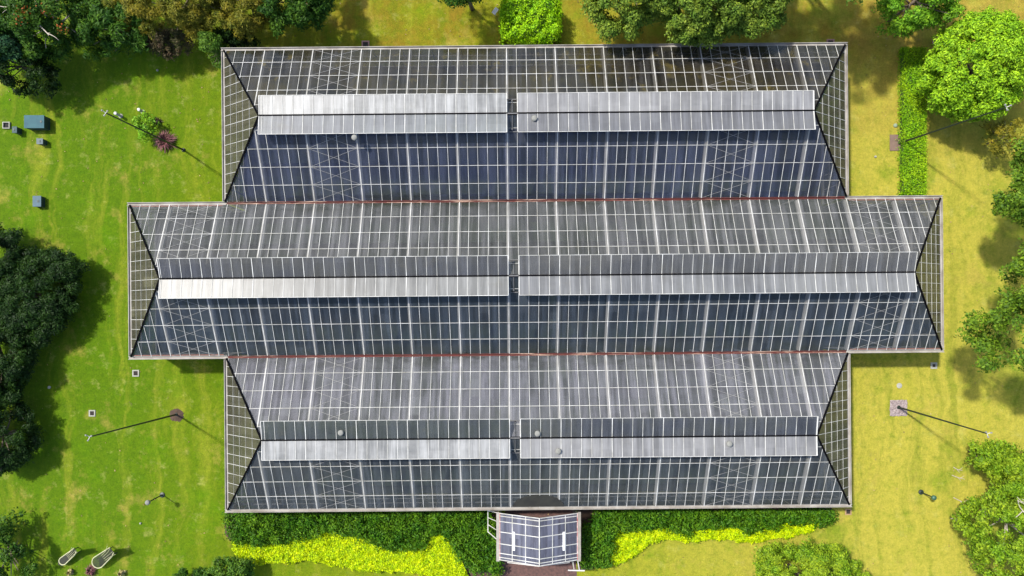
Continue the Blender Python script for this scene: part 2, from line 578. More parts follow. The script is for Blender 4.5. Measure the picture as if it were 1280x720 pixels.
for bi, b in enumerate(bays):
    u0, u1, vn, vs = b['u0'], b['u1'], b['vn'], b['vs']
    vm = (vn + vs) / 2; half = (vn - vs) / 2
    r0, r1 = u0 + HIP, u1 - HIP
    g = 0.09                                  # half width kept for the gutter
    for si, (ve, sg) in enumerate(((vn, 1), (vs, -1))):
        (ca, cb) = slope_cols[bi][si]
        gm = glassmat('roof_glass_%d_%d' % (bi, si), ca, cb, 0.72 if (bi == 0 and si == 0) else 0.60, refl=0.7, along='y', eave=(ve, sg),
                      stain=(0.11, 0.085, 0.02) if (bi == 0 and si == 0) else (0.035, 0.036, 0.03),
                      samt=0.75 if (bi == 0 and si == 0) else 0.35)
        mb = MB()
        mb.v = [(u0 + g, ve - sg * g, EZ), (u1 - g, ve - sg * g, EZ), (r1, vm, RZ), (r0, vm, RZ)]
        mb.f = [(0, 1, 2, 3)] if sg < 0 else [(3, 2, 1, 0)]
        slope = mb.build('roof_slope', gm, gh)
        nrm = Vector((0, sg * TAN, 1)).normalized()
        bars = MB(); raf = MB()

        def zat(v): return EZ + (half - abs(v - vm)) * TAN

        for k, u in ubars(u0 + 0.2, u1 - 0.2):
            # where the bar ends: ridge, or the hip
            t = 1.0
            if u < r0: t = (u - u0) / HIP
            if u > r1: t = (u1 - u) / HIP
            if t < 0.05: continue
            ve2 = ve - sg * g
            p0 = Vector((u, ve2, EZ)) + nrm * 0.004
            p1 = Vector((u, ve - sg * half * t, EZ + (RZ - EZ) * t)) + nrm * 0.004
            thick = (k % 5 == 0)
            bars.bar(p0, p1, 0.050 if thick else 0.029, 0.028, nrm)
            if thick:
                q0 = Vector((u, ve2, EZ)) - nrm * 0.30
                q1 = Vector((u, ve - sg * half * t, EZ + (RZ - EZ) * t)) - nrm * 0.30
                rr_ = MB(); rr_.bar(q0, q1, 0.26, 0.2, nrm); rr_.build('rafter', raft_m, slope)
        for q in (1.18, 2.36, 3.54, 4.72):
            tt = q / half
            a = u0 + HIP * tt; c = u1 - HIP * tt
            v_ = ve - sg * q; z_ = EZ + (RZ - EZ) * tt
            bars.bar(Vector((a, v_, z_)) + nrm * 0.006, Vector((c, v_, z_)) + nrm * 0.006, 0.03, 0.022, nrm)
        bars.build('glazing_bars', frame_m, slope)
        # cross bracing in the bays next to the ends, just under the glass
        k0 = math.ceil((u0 + (5.0 if bi != 1 else 2.5) - U0) / (5 * MOD))
        k1 = math.floor((u1 - (5.0 if bi != 1 else 2.5) - U0) / (5 * MOD))
        for ka, kb in ((k0, k0 + 1), (k1 - 1, k1)):
            br = MB()
            ua, ub = U0 + ka * 5 * MOD, U0 + kb * 5 * MOD
            for j in range(4):
                for (x0, x1, q0, q1) in ((ua, ub, j, j + 1), (ub, ua, j, j + 1)):
                    a = Vector((x0, ve - sg * q0 * 1.18, EZ + q0 * 1.18 * TAN)) + nrm * 0.006
                    c = Vector((x1, ve - sg * q1 * 1.18, EZ + q1 * 1.18 * TAN)) + nrm * 0.006
                    if q0 == 0: a = a - Vector((0, sg * g, 0))
                    br.bar(a, c, 0.018, 0.01, nrm)
            br.build('cross_bracing', brace_m, slope)
    # hips
    for ue, sg, ur in ((u0, -1, r0), (u1, 1, r1)):
        mb = MB()
        mb.v = [(ue - sg * g, vs + g, EZ), (ue - sg * g, vn - g, EZ), (ur, vm, RZ)]
        mb.f = [(0, 1, 2)] if sg > 0 else [(2, 1, 0)]
        hip = mb.build('hip_slope', hip_m, gh)
        nrm = Vector((sg * (RZ - EZ) / HIP, 0, 1)).normalized()
        bars = MB()
        v_ = vm - 7 * MOD
        for k in range(-7, 8):
            v_ = vm + k * MOD
            t = 1 - abs(v_ - vm) / half
            if t < 0.06: continue
            bars.bar(Vector((ue - sg * g, v_, EZ)) + nrm * 0.004,
                     Vector((ue - sg * HIP * t, v_, EZ + (RZ - EZ) * t)) + nrm * 0.004, 0.024, 0.024, nrm)
        for q in (0.75, 1.35, 1.95, 2.6):
            t = q / HIP
            bars.bar(Vector((ue - sg * q, vs + half * t, EZ + (RZ - EZ) * t)) + nrm * 0.006,
                     Vector((ue - sg * q, vn - half * t, EZ + (RZ - EZ) * t)) + nrm * 0.006, 0.013, 0.018, nrm)
        bars.build('glazing_bars', frame_m, hip)
        for ve in (vn, vs):
            s2 = 1 if ve == vn else -1
            cb = MB()
            cb.bar((ue - sg * g, ve - s2 * g, EZ + 0.05), (ur, vm, RZ + 0.05), 0.12, 0.05)
            cb.build('hip_capping', dark_strip, gh)
    # ridge
    rb = MB(); rb.bar((r0, vm, RZ - 0.02), (r1, vm, RZ - 0.02), 0.16, 0.06)
    rb.build('ridge_capping', dark_strip, gh)
    # opening vents either side of the ridge: butterfly flaps hinged at the ridge, raised at the outer edge
    flap_glare = {0: (('white', 0.02), ('pale', 0.20)), 1: (('clear', 0.36), ('silver', 0.22)), 2: (('clear2', 0.22), ('white', 0.04))}[bi]  # sky glare painted into the flap colours, pale where a flap mirrors cloud
    HG = RZ + 0.14
    ml = U0 + 0.0 * MOD; mr = U0 + 1 * MOD
    for si, sg in enumerate((1, -1)):
        look, rise = flap_glare[si]
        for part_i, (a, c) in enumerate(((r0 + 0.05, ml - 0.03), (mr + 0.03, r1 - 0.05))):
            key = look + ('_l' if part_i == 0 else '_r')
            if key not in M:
                glare_cols = {'white_l': ((0.205, 0.208, 0.205), (0.115, 0.12, 0.12), 0.84),
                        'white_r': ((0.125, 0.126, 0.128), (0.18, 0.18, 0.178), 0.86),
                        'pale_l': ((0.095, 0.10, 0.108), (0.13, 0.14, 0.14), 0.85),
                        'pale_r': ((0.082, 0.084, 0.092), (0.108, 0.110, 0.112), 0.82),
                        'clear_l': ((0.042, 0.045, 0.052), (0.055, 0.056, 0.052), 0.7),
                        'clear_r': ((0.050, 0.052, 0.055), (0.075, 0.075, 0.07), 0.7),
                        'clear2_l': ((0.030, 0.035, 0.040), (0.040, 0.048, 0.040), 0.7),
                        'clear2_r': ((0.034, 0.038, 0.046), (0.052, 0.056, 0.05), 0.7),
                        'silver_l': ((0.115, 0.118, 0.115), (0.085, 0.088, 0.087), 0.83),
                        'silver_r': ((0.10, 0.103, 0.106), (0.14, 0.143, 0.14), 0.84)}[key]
                M[key] = glassmat('vent_' + key, glare_cols[0], glare_cols[1], glare_cols[2], along='y', samt=0.22, streak=0.5, pv=0.10, rough=0.38, refl=0.6)
            FW = 1.36
            z1 = HG + rise
            f = MB()
            th = 0.02
            y0_, y1_ = vm + sg * 0.05, vm + sg * FW
            # flared ends: the outer edge is longer than the hinge where the hip falls away
            f.v = [(a, y0_, HG), (c, y0_, HG), (c, y1_, z1), (a, y1_, z1),
                   (a, y0_, HG - th), (c, y0_, HG - th), (c, y1_, z1 - th), (a, y1_, z1 - th)]
            f.f = [(0,1,2,3),(7,6,5,4),(0,4,5,1),(1,5,6,2),(2,6,7,3),(3,7,4,0)]
            if sg < 0: f.f = [q[::-1] for q in f.f]
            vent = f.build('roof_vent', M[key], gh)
            fb = MB()
            nrm = Vector((0, -sg * rise, FW)).normalized()
            for k, u in ubars(a - 0.01, c + 0.01):
                fb.bar(Vector((u, y0_, HG)) + nrm * .003, Vector((u, y1_, z1)) + nrm * .003, 0.045 if k % 5 == 0 else 0.028, 0.02, nrm)
            for e in (a, c):
                fb.bar(Vector((e, y0_, HG)) + nrm * .003, Vector((e, y1_, z1)) + nrm * .003, 0.045, 0.025, nrm)
            fb.bar(Vector((a, y1_, z1)) + nrm * .005, Vector((c, y1_, z1)) + nrm * .005, 0.03, 0.02, nrm)
            fb.build('vent_frame', frame_m, vent)
    # hinge line: dark gasket
    for x0_, x1_ in ((r0 + 0.05, ml - 0.03), (mr + 0.03, r1 - 0.05)):
        hb = MB(); hb.box(x0_, x1_, vm - 0.045, vm + 0.045, RZ + 0.045, HG + 0.035)
        hb.build('vent_hinge', dark_strip, gh)
    # drive motor in the gap between the flaps
    um = U0 + MOD / 2
    for ya, yb, za, zb in ((-.04, .04, .045, .09), (1.1, 1.16, -.5, -.44), (-1.16, -1.1, -.5, -.44)):
        mo = MB(); mo.box(ml, mr, vm + ya, vm + yb, RZ + za, RZ + zb)
        mo.build('vent_rail', darkish, gh)
    for s_ in (1, -1):
        lb = MB()
        lb.bar((um, vm + s_ * 0.1, RZ + 0.01), (um, vm + s_ * 1.05, RZ - 0.38), 0.04, 0.04)
        lb.lathe([(0.05, 0), (0.07, 0.04), (0.06, 0.08), (0.02, 0.11)], (um, vm + s_ * 0.98, RZ - 0.36), 10)
        lb.build('vent_opener', darkish, gh)

# dark arched sheet added on the glass for a dark shape seen through it
af = MB(); pa = P(673, 636, EZ); ua = pa.x * math.cos(TH) + pa.y * math.sin(TH)
pts = [(ua + 1.85 * math.cos(math.pi * i / 18), V[3] + .12 + 1.0 * math.sin(math.pi * i / 18)) for i in range(19)]
nz = Vector((0, -TAN, 1)).normalized() * .002
af.v = [(x, y, EZ + (y - V[3]) * TAN + nz.z) for x, y in pts]; af.f = [tuple(range(19))]
af.build('arch_sheet', plain('arch_dark', (0.006, 0.006, 0.005), 0.9, scale=2, c2=(0.018, 0.018, 0.013)), gh)

# round white fans set in the vents
fan_m = plain('fan_plastic', (0.19, 0.19, 0.17), 0.9)
for px, py in ((443, 172), (668, 148), (426, 541), (672, 542), (912, 555), (698, 564)):
    p = P(px, py, 6.5)
    u = p.x * math.cos(TH) + p.y * math.sin(TH); v = -p.x * math.sin(TH) + p.y * math.cos(TH)
    fb = MB()
    fb.lathe([(0.12, -0.25), (0.19, -0.1), (0.20, 0.06), (0.13, 0.1), (0.03, 0.11)], (u, v, 6.5), 14)
    fb.build('fan_cap', fan_m, gh, smooth=True)

# gutters
rust, nt, bs = nodes('rusty_gutter')
f = ramp(nt, noise(nt, objvec(nt, (0.5, 6, 2)), 1.0, 6, 0.7), 0.50, 0.62)
f2 = ramp(nt, noise(nt, objvec(nt, (0.05, 0.05, 1), (3.3, 0, 0)), 1.0, 2), 0.50, 0.56)
base = mixc(nt, math_(nt, 'MULTIPLY', f, f2), (0.085, 0.012, 0.008), (0.40, 0.27, 0.20))
base = mixc(nt, ramp(nt, noise(nt, objvec(nt, (1.2, 9, 2), (9, 0, 0)), 1.0, 4, 0.7), 0.5, 0.75), base, (0.04, 0.018, 0.014))
nt.links.new(base, bs.inputs['Base Color']); bs.inputs['Roughness'].default_value = 0.8


def gutter(p0, p1, w=0.30, m=gutter_m, name='gutter', base_m=None):
    p0 = Vector(p0); p1 = Vector(p1)
    d = (p1 - p0).normalized(); s = Vector((-d.y, d.x, 0))
    b = MB()
    b.bar(p0 - Vector((0, 0, .12)), p1 - Vector((0, 0, .12)), w, 0.03)
    b.bar(p0 - Vector((0, 0, .09)) + s * (w/2 - .02), p1 - Vector((0, 0, .09)) + s * (w/2 - .02), .04, 0.11)
    b.bar(p0 - Vector((0, 0, .09)) - s * (w/2 - .02), p1 - Vector((0, 0, .09)) - s * (w/2 - .02), .04, 0.11)
    return b.build(name, m, gh)


a0, a1, b0, b1 = -20.68, 24.62, -27.60, 31.44
vg = 0.23
gutter((a0 + .16, V[1], EZ), (a1 - .16, V[1], EZ), 0.17, rust, 'valley_gutter')
gutter((a0 + .16, V[2], EZ), (a1 - .16, V[2], EZ), 0.17, rust, 'valley_gutter')
gutter((a0 - .15, V[0], EZ), (a1 + .15, V[0], EZ), vg)
gutter((a0 - .15, V[3], EZ), (a1 + .15, V[3], EZ), vg)
for u in (a0, a1):
    gutter((u, V[0] - .16, EZ), (u, V[1] + .16, EZ), vg)
    gutter((u, V[2] - .16, EZ), (u, V[3] + .16, EZ), vg)
for u in (b0, b1):
    gutter((u, V[1] - .16, EZ), (u, V[2] + .16, EZ), vg)
for v in (V[1], V[2]):
    gutter((b0 - .15, v, EZ), (a0 + .14, v, EZ), vg)
    gutter((a1 - .14, v, EZ), (b1 + .15, v, EZ), vg)
# brown flashing below the northern gutter of the long bay and the south eave
brown_fl = plain('brown_flashing', (0.20, 0.09, 0.065), 0.8)
for v, s in ((V[1], 1), (V[2], -1)):
    for x0, x1 in ((b0 + .2, a0 - .1), (a1 + .1, b1 - .2)):
        fl = MB(); fl.bar((x0, v - s * .19, EZ + .02), (x1, v - s * .19, EZ + .02), 0.08, 0.03)
        fl.build('flashing', brown_fl, gh)


# glazed walls under the eaves
wall_glass = glassmat('wall_glass', (0.10, 0.11, 0.11), (0.12, 0.13, 0.12), 0.55, along='y')


def wall(p0, p1):
    p0 = Vector(p0); p1 = Vector(p1)
    b = MB()
    b.bar(p0, p1, 0.02, EZ - 0.13)
    w = b.build('glass_wall', wall_glass, gh)
    fb = MB()
    L = (p1 - p0).length; n = int(L / 1.05)
    for i in range(n + 1):
        q = p0.lerp(p1, i / n)
        fb.bar(q, q + Vector((0, 0, EZ - .135)), 0.06, 0.06, (p1 - p0))
    for z in (0.02, 1.2, 2.4):
        fb.bar(p0 + Vector((0, 0, z)), p1 + Vector((0, 0, z)), 0.07, 0.3 if z < .1 else .06)
    fb.build('wall_frame', white, w)


i_ = 0.12
wall((a0 + i_, V[0] - i_, 0), (a1 - i_, V[0] - i_, 0))
wall((a0 + i_, V[3] + i_, 0), (a1 - i_, V[3] + i_, 0))
for u, s in ((a0, 1), (a1, -1)):
    wall((u + s * i_, V[0] - i_ * 2, 0), (u + s * i_, V[1] + i_, 0))
    wall((u + s * i_, V[2] - i_, 0), (u + s * i_, V[3] + i_ * 2, 0))
for u, s in ((b0, 1), (b1, -1)):
    wall((u + s * i_, V[1] - i_, 0), (u + s * i_, V[2] + i_, 0))
for v, s in ((V[1], -1), (V[2], 1)):
    wall((b0 + i_ * 2, v + s * i_, 0), (a0 + i_, v + s * i_, 0))
    wall((a1 - i_, v + s * i_, 0), (b1 - i_ * 2, v + s * i_, 0))
# columns under the valleys
for v in (V[1], V[2]):
    for k, u in ubars(a0 + 1, a1 - 1):
        if k % 5 == 0:
            cb = MB(); cb.bar((u, v, 0), (u, v, EZ - .13), 0.1, 0.1, (1, 0, 0)); cb.build('column', grey_paint, gh)
fm = plain('house_floor', (0.055, 0.06, 0.055), 0.9, scale=0.4, c2=(0.03, 0.045, 0.03))
fb = MB()
fb.box(a0 + .2, a1 - .2, V[1], V[0] - .2, 0.0, 0.06)
fb.box(b0 + .2, b1 - .2, V[2], V[1], 0.0, 0.065)
fb.box(a0 + .2, a1 - .2, V[3] + .2, V[2], 0.0, 0.06)
fb.build('floor_slab', fm, gh)
# rows of staging inside, dimly seen through the glass
stage_m = plain('staging', (0.05, 0.075, 0.04), 0.9, scale=1.2, c2=(0.025, 0.035, 0.03))
for (x0, x1, y0, y1) in ((a0, a1, V[1], V[0]), (b0, b1, V[2], V[1]), (a0, a1, V[3], V[2])):
    for j in range(4):
        yy = y0 + 1.0 + j * 2.5
        sb = MB(); sb.box(x0 + 1.5, x1 - 1.5, yy, yy + 1.5, 0.07, 0.85); sb.build('staging_bench', stage_m, gh)

# ------------------------------------------------------------------ entrance porch
pe, pr = 2.85, 4.1
pw0 = P(624, 641, pe); pw1 = P(722.5, 700, pe)
px0, px1 = pw0.x, pw1.x; py1 = pw0.y; py0 = pw1.y
pmx = (px0 + px1) / 2
porch = empty('entrance_porch', ((px0 + px1) / 2, (py0 + py1) / 2, 0))
tag(porch, 'small gabled glass porch with two lamp strips against the south side of the greenhouse', 'porch')
hw = (px1 - px0) / 2; hl = (py1 - py0) / 2
pg = glassmat('porch_glass', (0.055, 0.058, 0.078), (0.068, 0.068, 0.085), 0.85, along='y', samt=0.15)
for sg in (-1, 1):
    b = MB()
    b.v = [(sg * hw, -hl, pe), (sg * hw, hl, pe), (0, hl, pr), (0, -hl, pr)]
    b.f = [(0, 1, 2, 3)] if sg > 0 else [(3, 2, 1, 0)]
    s = b.build('roof_slope', pg, porch)
    nrm = Vector((sg * (pr - pe), 0, hw)).normalized()
    fb = MB()
    for yy in (-hl, -hl + .22, -hl + .52, -hl + 1.22, 0.35, hl - .62, hl - .22, hl):
        yy = max(-hl + .03, min(hl - .03, yy))
        fb.bar(Vector((sg * hw, yy, pe)) + nrm * .004, Vector((0.02 * sg, yy, pr)) + nrm * .004, 0.055, 0.03, nrm)
    for q in (1/3, 2/3):
        z = pe + (pr - pe) * (1 - q)
        fb.bar(Vector((sg * hw * q, -hl, z)) + nrm * .006, Vector((sg * hw * q, hl, z)) + nrm * .006, 0.05, 0.024, nrm)
    fb.build('glazing_bars', frame_m, s)
    lb = MB()
    q = 0.62; z = pe + (pr - pe) * (1 - q)
    lb.bar(Vector((sg * hw * q, -0.25 - .6, z)) + nrm * .035, Vector((sg * hw * q, -0.25 + .75, z)) + nrm * .035, 0.17, 0.05, nrm)
    lb.build('lamp_strip', plain('white_plastic', (0.85, 0.87, 0.9), 0.3, var=0.03), s)
    gb = MB()
    gb.bar((sg * (hw + .1), -hl - .1, pe - .1), (sg * (hw + .1), hl + .05, pe - .1), 0.22, 0.12)
    gb.build('gutter', gutter_m, porch)
    rl = MB(); rl.bar((sg * (hw - .05), -hl, pe + .03), (sg * (hw - .05), hl, pe + .03), 0.06, 0.03)
    rl.build('flashing', plain('red_flashing', (0.25, 0.05, 0.04), 0.8, c2=(0.5, 0.4, 0.36), scale=3), porch)
rb = MB(); rb.bar((0, -hl, pr + .01), (0, hl, pr + .01), 0.08, 0.06); rb.build('ridge_capping', white, porch)
wb = MB()
for sg in (-1, 1): wb.box(sg * (hw - .1) - .03, sg * (hw - .1) + .03, -hl + .1, hl, 0, pe - .12)
wb.add([(-hw + .1, -hl + .08, 0), (-0.9, -hl + .08, 0), (-0.9, -hl + .08, 2.2), (.9, -hl + .08, 2.2), (.9, -hl + .08, 0), (hw - .1, -hl + .08, 0),
        (hw - .1, -hl + .08, pe - .05), (0, -hl + .08, pr - .08), (-hw + .1, -hl + .08, pe - .05)],
       [(0, 1, 2, 8), (2, 3, 7, 8), (3, 4, 5, 6), (3, 6, 7)])
wb.build('wall', wall_glass, porch)
db = MB(); dx = hw - .35
db.bar((dx, -hl - .05, 0.02), (dx + .12, -hl - .95, 0.02), 0.05, 2.15)
d_ = db.build('door', white, porch)
hb_ = MB(); hb_.bar((dx + .06, -hl - .85, 1.0), (dx + .2, -hl - .85, 1.0), .04, .04); hb_.build('handle', dark_metal, d_)
# eave ladder frame by the door
eb = MB(); eb.bar((dx - .35, -hl - .95, 2.3), (dx + .9, -hl - .98, 2.3), 0.09, 0.06)
eb.bar((dx + .35, -hl - .1, 2.45), (dx + .5, -hl - .95, 2.36), .06, .05)
eb.build('canopy_bracket', grey_paint, porch)
# propped side window on the west wall
vb = MB()
wx = -hw - .12
A = [(wx, hl - .15, 2.3), (wx - .75, hl - .15, 1.75), (wx - .75, -hl + 1.75, 1.75), (wx, -hl + 1.3, 2.3)]
for i in range(4): vb.bar(A[i], A[(i + 1) % 4], .06, .04)
for t in (.33, .66):
    a = Vector(A[0]).lerp(Vector(A[3]), t); c = Vector(A[1]).lerp(Vector(A[2]), t)
    vb.bar(a, c, .04, .03)
vb.build('side_window', white, porch)
# gable edge strips, seen as a lower second edge under the roof
gb = MB()
gb.bar((-hw + .6, -hl - .3, pe - .35), (0, -hl - .3, pe + .42), .05, .04)
gb.bar((0, -hl - .3, pe + .42), (hw - .6, -hl - .3, pe - .35), .05, .04)
gb.build('gable_rail', grey_paint, porch)

# ------------------------------------------------------------------ poles
conc = plain('concrete', (0.30, 0.28, 0.26), 0.9, var=0.4, scale=4)
gravel = plain('gravel', (0.33, 0.28, 0.27), 0.95, scale=9, c2=(0.12, 0.09, 0.09))
GP = 'tall light masts around the greenhouse'


def mast(px, py, tx, ty, label):
    b = P(px, py)
    r = math.hypot(px - CX, py - CY); rt = math.hypot(tx - CX, ty - CY)
    h = H * (1 - r / rt)
    top = P(tx, ty, h) - b
    root = empty('light_mast', b); tag(root, label, 'light mast', GP)
    m = MB(); m.tube([(0, 0, 0), top], [0.075, 0.04], 10); m.lathe([(.16, 0), (.16, .05), (.1, .12)], (0, 0, 0), 10)
    m.build('pole', dark_metal, root, smooth=False)
    for k in range(3):
        t = 2.1 * k + .4
        e = top + Vector((math.cos(t) * .2, math.sin(t) * .2, .1))
        a = MB(); a.bar(top - Vector((0, 0, .05)), e, .03, .03)
        br = a.build('bracket', grey_paint, root)
        lm = MB(); lm.box(e.x - .045, e.x + .045, e.y - .045, e.y + .045, e.z - .02, e.z + .05)
        lm.build('lamp', fan_m, br)
    return root


mast(1123, 509, 1234, 542, 'dark light mast standing on the square of grey gravel east of the greenhouse')
mast(221, 518, 112, 546, 'dark light mast rising from the round patch of bare soil west of the greenhouse')
mast(229.5, 187.5, 132, 141, 'dark light mast rising behind the dead reddish agave on the left lawn')
mast(1124, 179, 1258, 134, 'green light mast beside the strip hedge, its tip over the bright round tree')


def pad(name, px, py, w, h, m, label, cat, hgt=0.05):
    b = P(px, py)
    o = MB(); o.box(-w/2, w/2, -h/2, h/2, 0, hgt)
    o = o.build(name, m); o.location = b
    tag(o, label, cat); return o


g1 = P(1123, 510)
gp = MB()
gp.box(-.66, .66, -.62, .62, 0, .03)
for i in range(320):
    x, y = random.uniform(-.66, .66), random.uniform(-.6, .6); s = random.uniform(.03, .07)
    gp.add([(x-s, y-s*.7, .03), (x+s, y-s, .03), (x+s*.8, y+s, .03), (x-s*.9, y+s*.8, .03), (x, y, .03+s)], [(0,1,4),(1,2,4),(2,3,4),(3,0,4)])
o = gp.build('gravel_bed', gravel); o.location = g1
tag(o, 'square bed of grey gravel at the foot of the eastern mast', 'gravel bed')
o = pad('concrete_slab', 1120, 178.5, 1.0, 1.25, plain('brown_concrete', (0.15, 0.10, 0.075), .9, scale=3), 'brown square slab at the foot of the mast by the strip hedge', 'slab', 0.06)
cb = MB()
n = 26
pts = [(math.cos(2*math.pi*i/n) * .58 * random.uniform(.85, 1.1), math.sin(2*math.pi*i/n) * .52 * random.uniform(.85, 1.1)) for i in range(n)]
cb.v = [(x, y, 0.005) for x, y in pts] + [(x * .5, y * .5, 0.08) for x, y in pts]
for i in range(n):
    j = (i + 1) % n; cb.f.append((i, j, n + j, n + i))
cb.f.append(tuple(range(n, 2 * n)))
o = cb.build('soil_mound', soil); o.location = P(220.5, 519)
tag(o, 'round mound of bare brown soil at the foot of the western mast', 'soil mound')

# ------------------------------------------------------------------ drains
hole = plain('dark_hole', (0.008, 0.008, 0.008), 0.9)


def drain(px, py, w, label, rim=None, rimw=.09, cat='drain'):
    root = empty('drain_pit', P(px, py)); tag(root, label, cat, 'square drain pits in the grass')
    r = MB(); h = w / 2; a = h - rimw
    r.box(-h, h, a, h, 0, .06); r.box(-h, h, -h, -a, 0, .06); r.box(-h, -a, -a, a, 0, .06); r.box(a, h, -a, a, 0, .06)
    r.build('rim', rim or conc, root)
    g = MB(); g.box(-a, a, -a, a, 0.0, .012)
    g.build('opening', hole, root)
    gr = MB()
    for i in range(4):
        x = -a + (i + .5) * 2 * a / 4; gr.box(x - .012, x + .012, -a, a, .03, .045)
    gr.build('grate', plain('rust_grate', (.06, .045, .035), .8), root)


lightc = plain('light_concrete', (0.29, 0.29, 0.24), .9)
pinkc = plain('pink_concrete', (0.30, 0.16, 0.14), .9)
drain(170, 466.5, .52, 'square drain pit with pale rim just below the long bay, western side', lightc)
drain(115.5, 516.5, .50, 'square drain pit with pale rim alone on the left lawn', lightc)
drain(457, 56, .6, 'drain pit touching the north eave, left of the middle', pinkc)
drain(1038, 54, .6, 'drain pit touching the north eave near its right end', pinkc)
drain(1060, 639.5, .5, 'drain pit at the bottom right corner of the greenhouse', plain('tan_rim', (.3, .2, .1), .9))
drain(1169, 52.5, .45, 'small drain pit in bare soil between the two bright trees at upper right', pinkc)
drain(1167, 457, .5, 'worn drain pit under the bottom right corner of the long bay', lightc, .13)


def stone(px, py, r, label, m=lightc, h=.12, name='marker_stone', cat='marker'):
    s = MB(); s.lathe([(r, 0), (r, h * .6), (r * .7, h), (r * .2, h * 1.08)], (0, 0, 0), 9)
    o = s.build(name, m); o.location = P(px, py); tag(o, label, cat, 'small pale markers in the grass'); return o


stone(1094, 196, .09, 'small white marker in the grass left of the strip hedge')
stone(1119, 157, .16, 'grey-green marker above the brown slab', plain('green_stone', (.2, .25, .17), .8))
stone(1124, 482, .22, 'pale flat marker just above the gravel square', h=.05)
stone(62, 484, .12, 'small pale marker by the dark trees on the left lawn')
stone(197, 88, .09, 'tiny white marker below the olive trees at top left')
stone(176, 654, .08, 'tiny white marker below the small garden lamp')

# ------------------------------------------------------------------ utility boxes
teal = plain('teal_plastic', (0.022, 0.085, 0.095), 0.8, scale=1.5, c2=(0.014, 0.055, 0.075))
bluegrey = plain('blue_grey_metal', (0.06, 0.105, 0.13), 0.8, scale=2)
darkside = plain('dark_green_plastic', (0.012, 0.035, 0.035), 0.6)


def cabinet(px, py, w, d, h, body, lidm, label, rz=0.0):
    root = empty('utility_box', P(px, py, h) * 1.0, rz); root.location.z = 0
    tag(root, label, 'utility box', 'utility boxes on the left lawn')
    b = MB(); b.box(-w/2 + .03, w/2 - .03, -d/2 + .03, d/2 - .03, 0, h - .06); b.build('body', body, root, bevel=.01)
    l = MB(); l.box(-w/2, w/2, -d/2, d/2, h - .058, h)
    lo = l.build('lid', lidm, root, bevel=.015)
    hh = MB(); hh.box(w/2 - .3, w/2 - .16, -.08, .08, h + .002, h + .03); hh.build('handle', darkside, lo)


cabinet(42.5, 152, 1.55, 1.0, .75, darkside, teal, 'large teal utility box with flat lid at upper left')
cabinet(18, 162, .38, .5, .6, darkside, plain('grey_teal', (.04, .075, .075), .8), 'small grey-teal box left of the large teal one')
cabinet(49.5, 176.5, .5, .45, .55, darkside, plain('grey_lid', (.10, .13, .14), .8), 'small dark box with pale lid below the large teal one')
cabinet(46, 251.5, .66, .84, .5, darkside, bluegrey, 'blue-grey box standing alone lower on the left lawn')
r_ = empty('timber_frame', P(9, 157)); tag(r_, 'small square pale timber frame left of the utility boxes', 'frame')
fb = MB()
fb.box(-.22, .22, .2, .26, 0, .14); fb.box(-.22, .22, -.26, -.2, 0, .14); fb.build('side_board', lightc, r_)
fb = MB(); fb.box(-.28, -.22, -.26, .26, 0, .14); fb.box(.22, .28, -.26, .26, 0, .14); fb.build('end_board', lightc, r_)
fb = MB(); fb.box(-.22, .22, -.2, .2, 0, .03); fb.build('soil', hole, r_)

# white bollards
def bollard(px, py, h, label):
    root = empty('marker_post', P(px, py)); tag(root, label, 'post', 'short white posts')
    b = MB(); b.lathe([(.10, 0), (.10, h * .8), (.13, h * .82), (.12, h * .97), (.05, h)], (0, 0, 0), 12); b.build('shaft', white, root, smooth=False)
    c = MB(); c.lathe([(.17, 0), (.17, .04)], (0, 0, 0), 12); c.build('foot', conc, root)


bollard(151, 145, .8, 'short white post beside the tip of the mast at upper left')
bollard(179, 140, .7, 'short cream post above the green shrub at upper left')
b_ = empty('garden_sign', P(619, 14, .8)); b_.location.z = 0
tag(b_, 'white blank board tilted beside the square bright shrub', 'sign')
s = MB(); s.bar((-.16, -.18, .75), (.16, .2, .85), .32, .03); s.build('board', white, b_)
s = MB(); s.bar((0, 0, 0), (0, 0, .78), .05, .05, (1, 0, 0)); s.build('post', grey_paint, b_)


def garden_lamp(px, py, tx, ty, headm, label):
    b = P(px, py); r = math.hypot(px - CX, py - CY); rt = math.hypot(tx - CX, ty - CY)
    h = H * (1 - r / rt)
    root = empty('garden_lamp', b); tag(root, label, 'garden lamp', 'low lamps on the lawn')
    m = MB(); m.tube([(0, 0, 0), (0, 0, h)], [.05, .045], 8); m.build('pole', dark_metal, root)
    m = MB(); m.lathe([(.2, 0), (.2, .06), (.08, .1)], (0, 0, 0), 12); m.build('base', dark_metal, root)
    m = MB(); m.lathe([(.06, 0), (.17, .05), (.19, .2), (.12, .26), (.03, .3)], (0, 0, h - .02), 12); m.build('lamp_head', headm, root, smooth=True)


garden_lamp(203, 618.5, 185.5, 627, fan_m, 'low lamp with pale head alone on the lawn left of the southern bay')
garden_lamp(1151, 615, 1165, 624, plain('green_head', (.03, .09, .05), .5), 'low lamp with green head on the pale lawn right of the greenhouse')

# ------------------------------------------------------------------ beds
def inpoly(x, y, poly):
    c = np.zeros(len(x), bool); n = len(poly)
    for i in range(n):
        x0, y0 = poly[i]; x1, y1 = poly[(i + 1) % n]
        cond = ((y0 > y) != (y1 > y)) & (x < (x1 - x0) * (y - y0) / ((y1 - y0) if y1 != y0 else 1e-9) + x0)
        c ^= cond
    return c


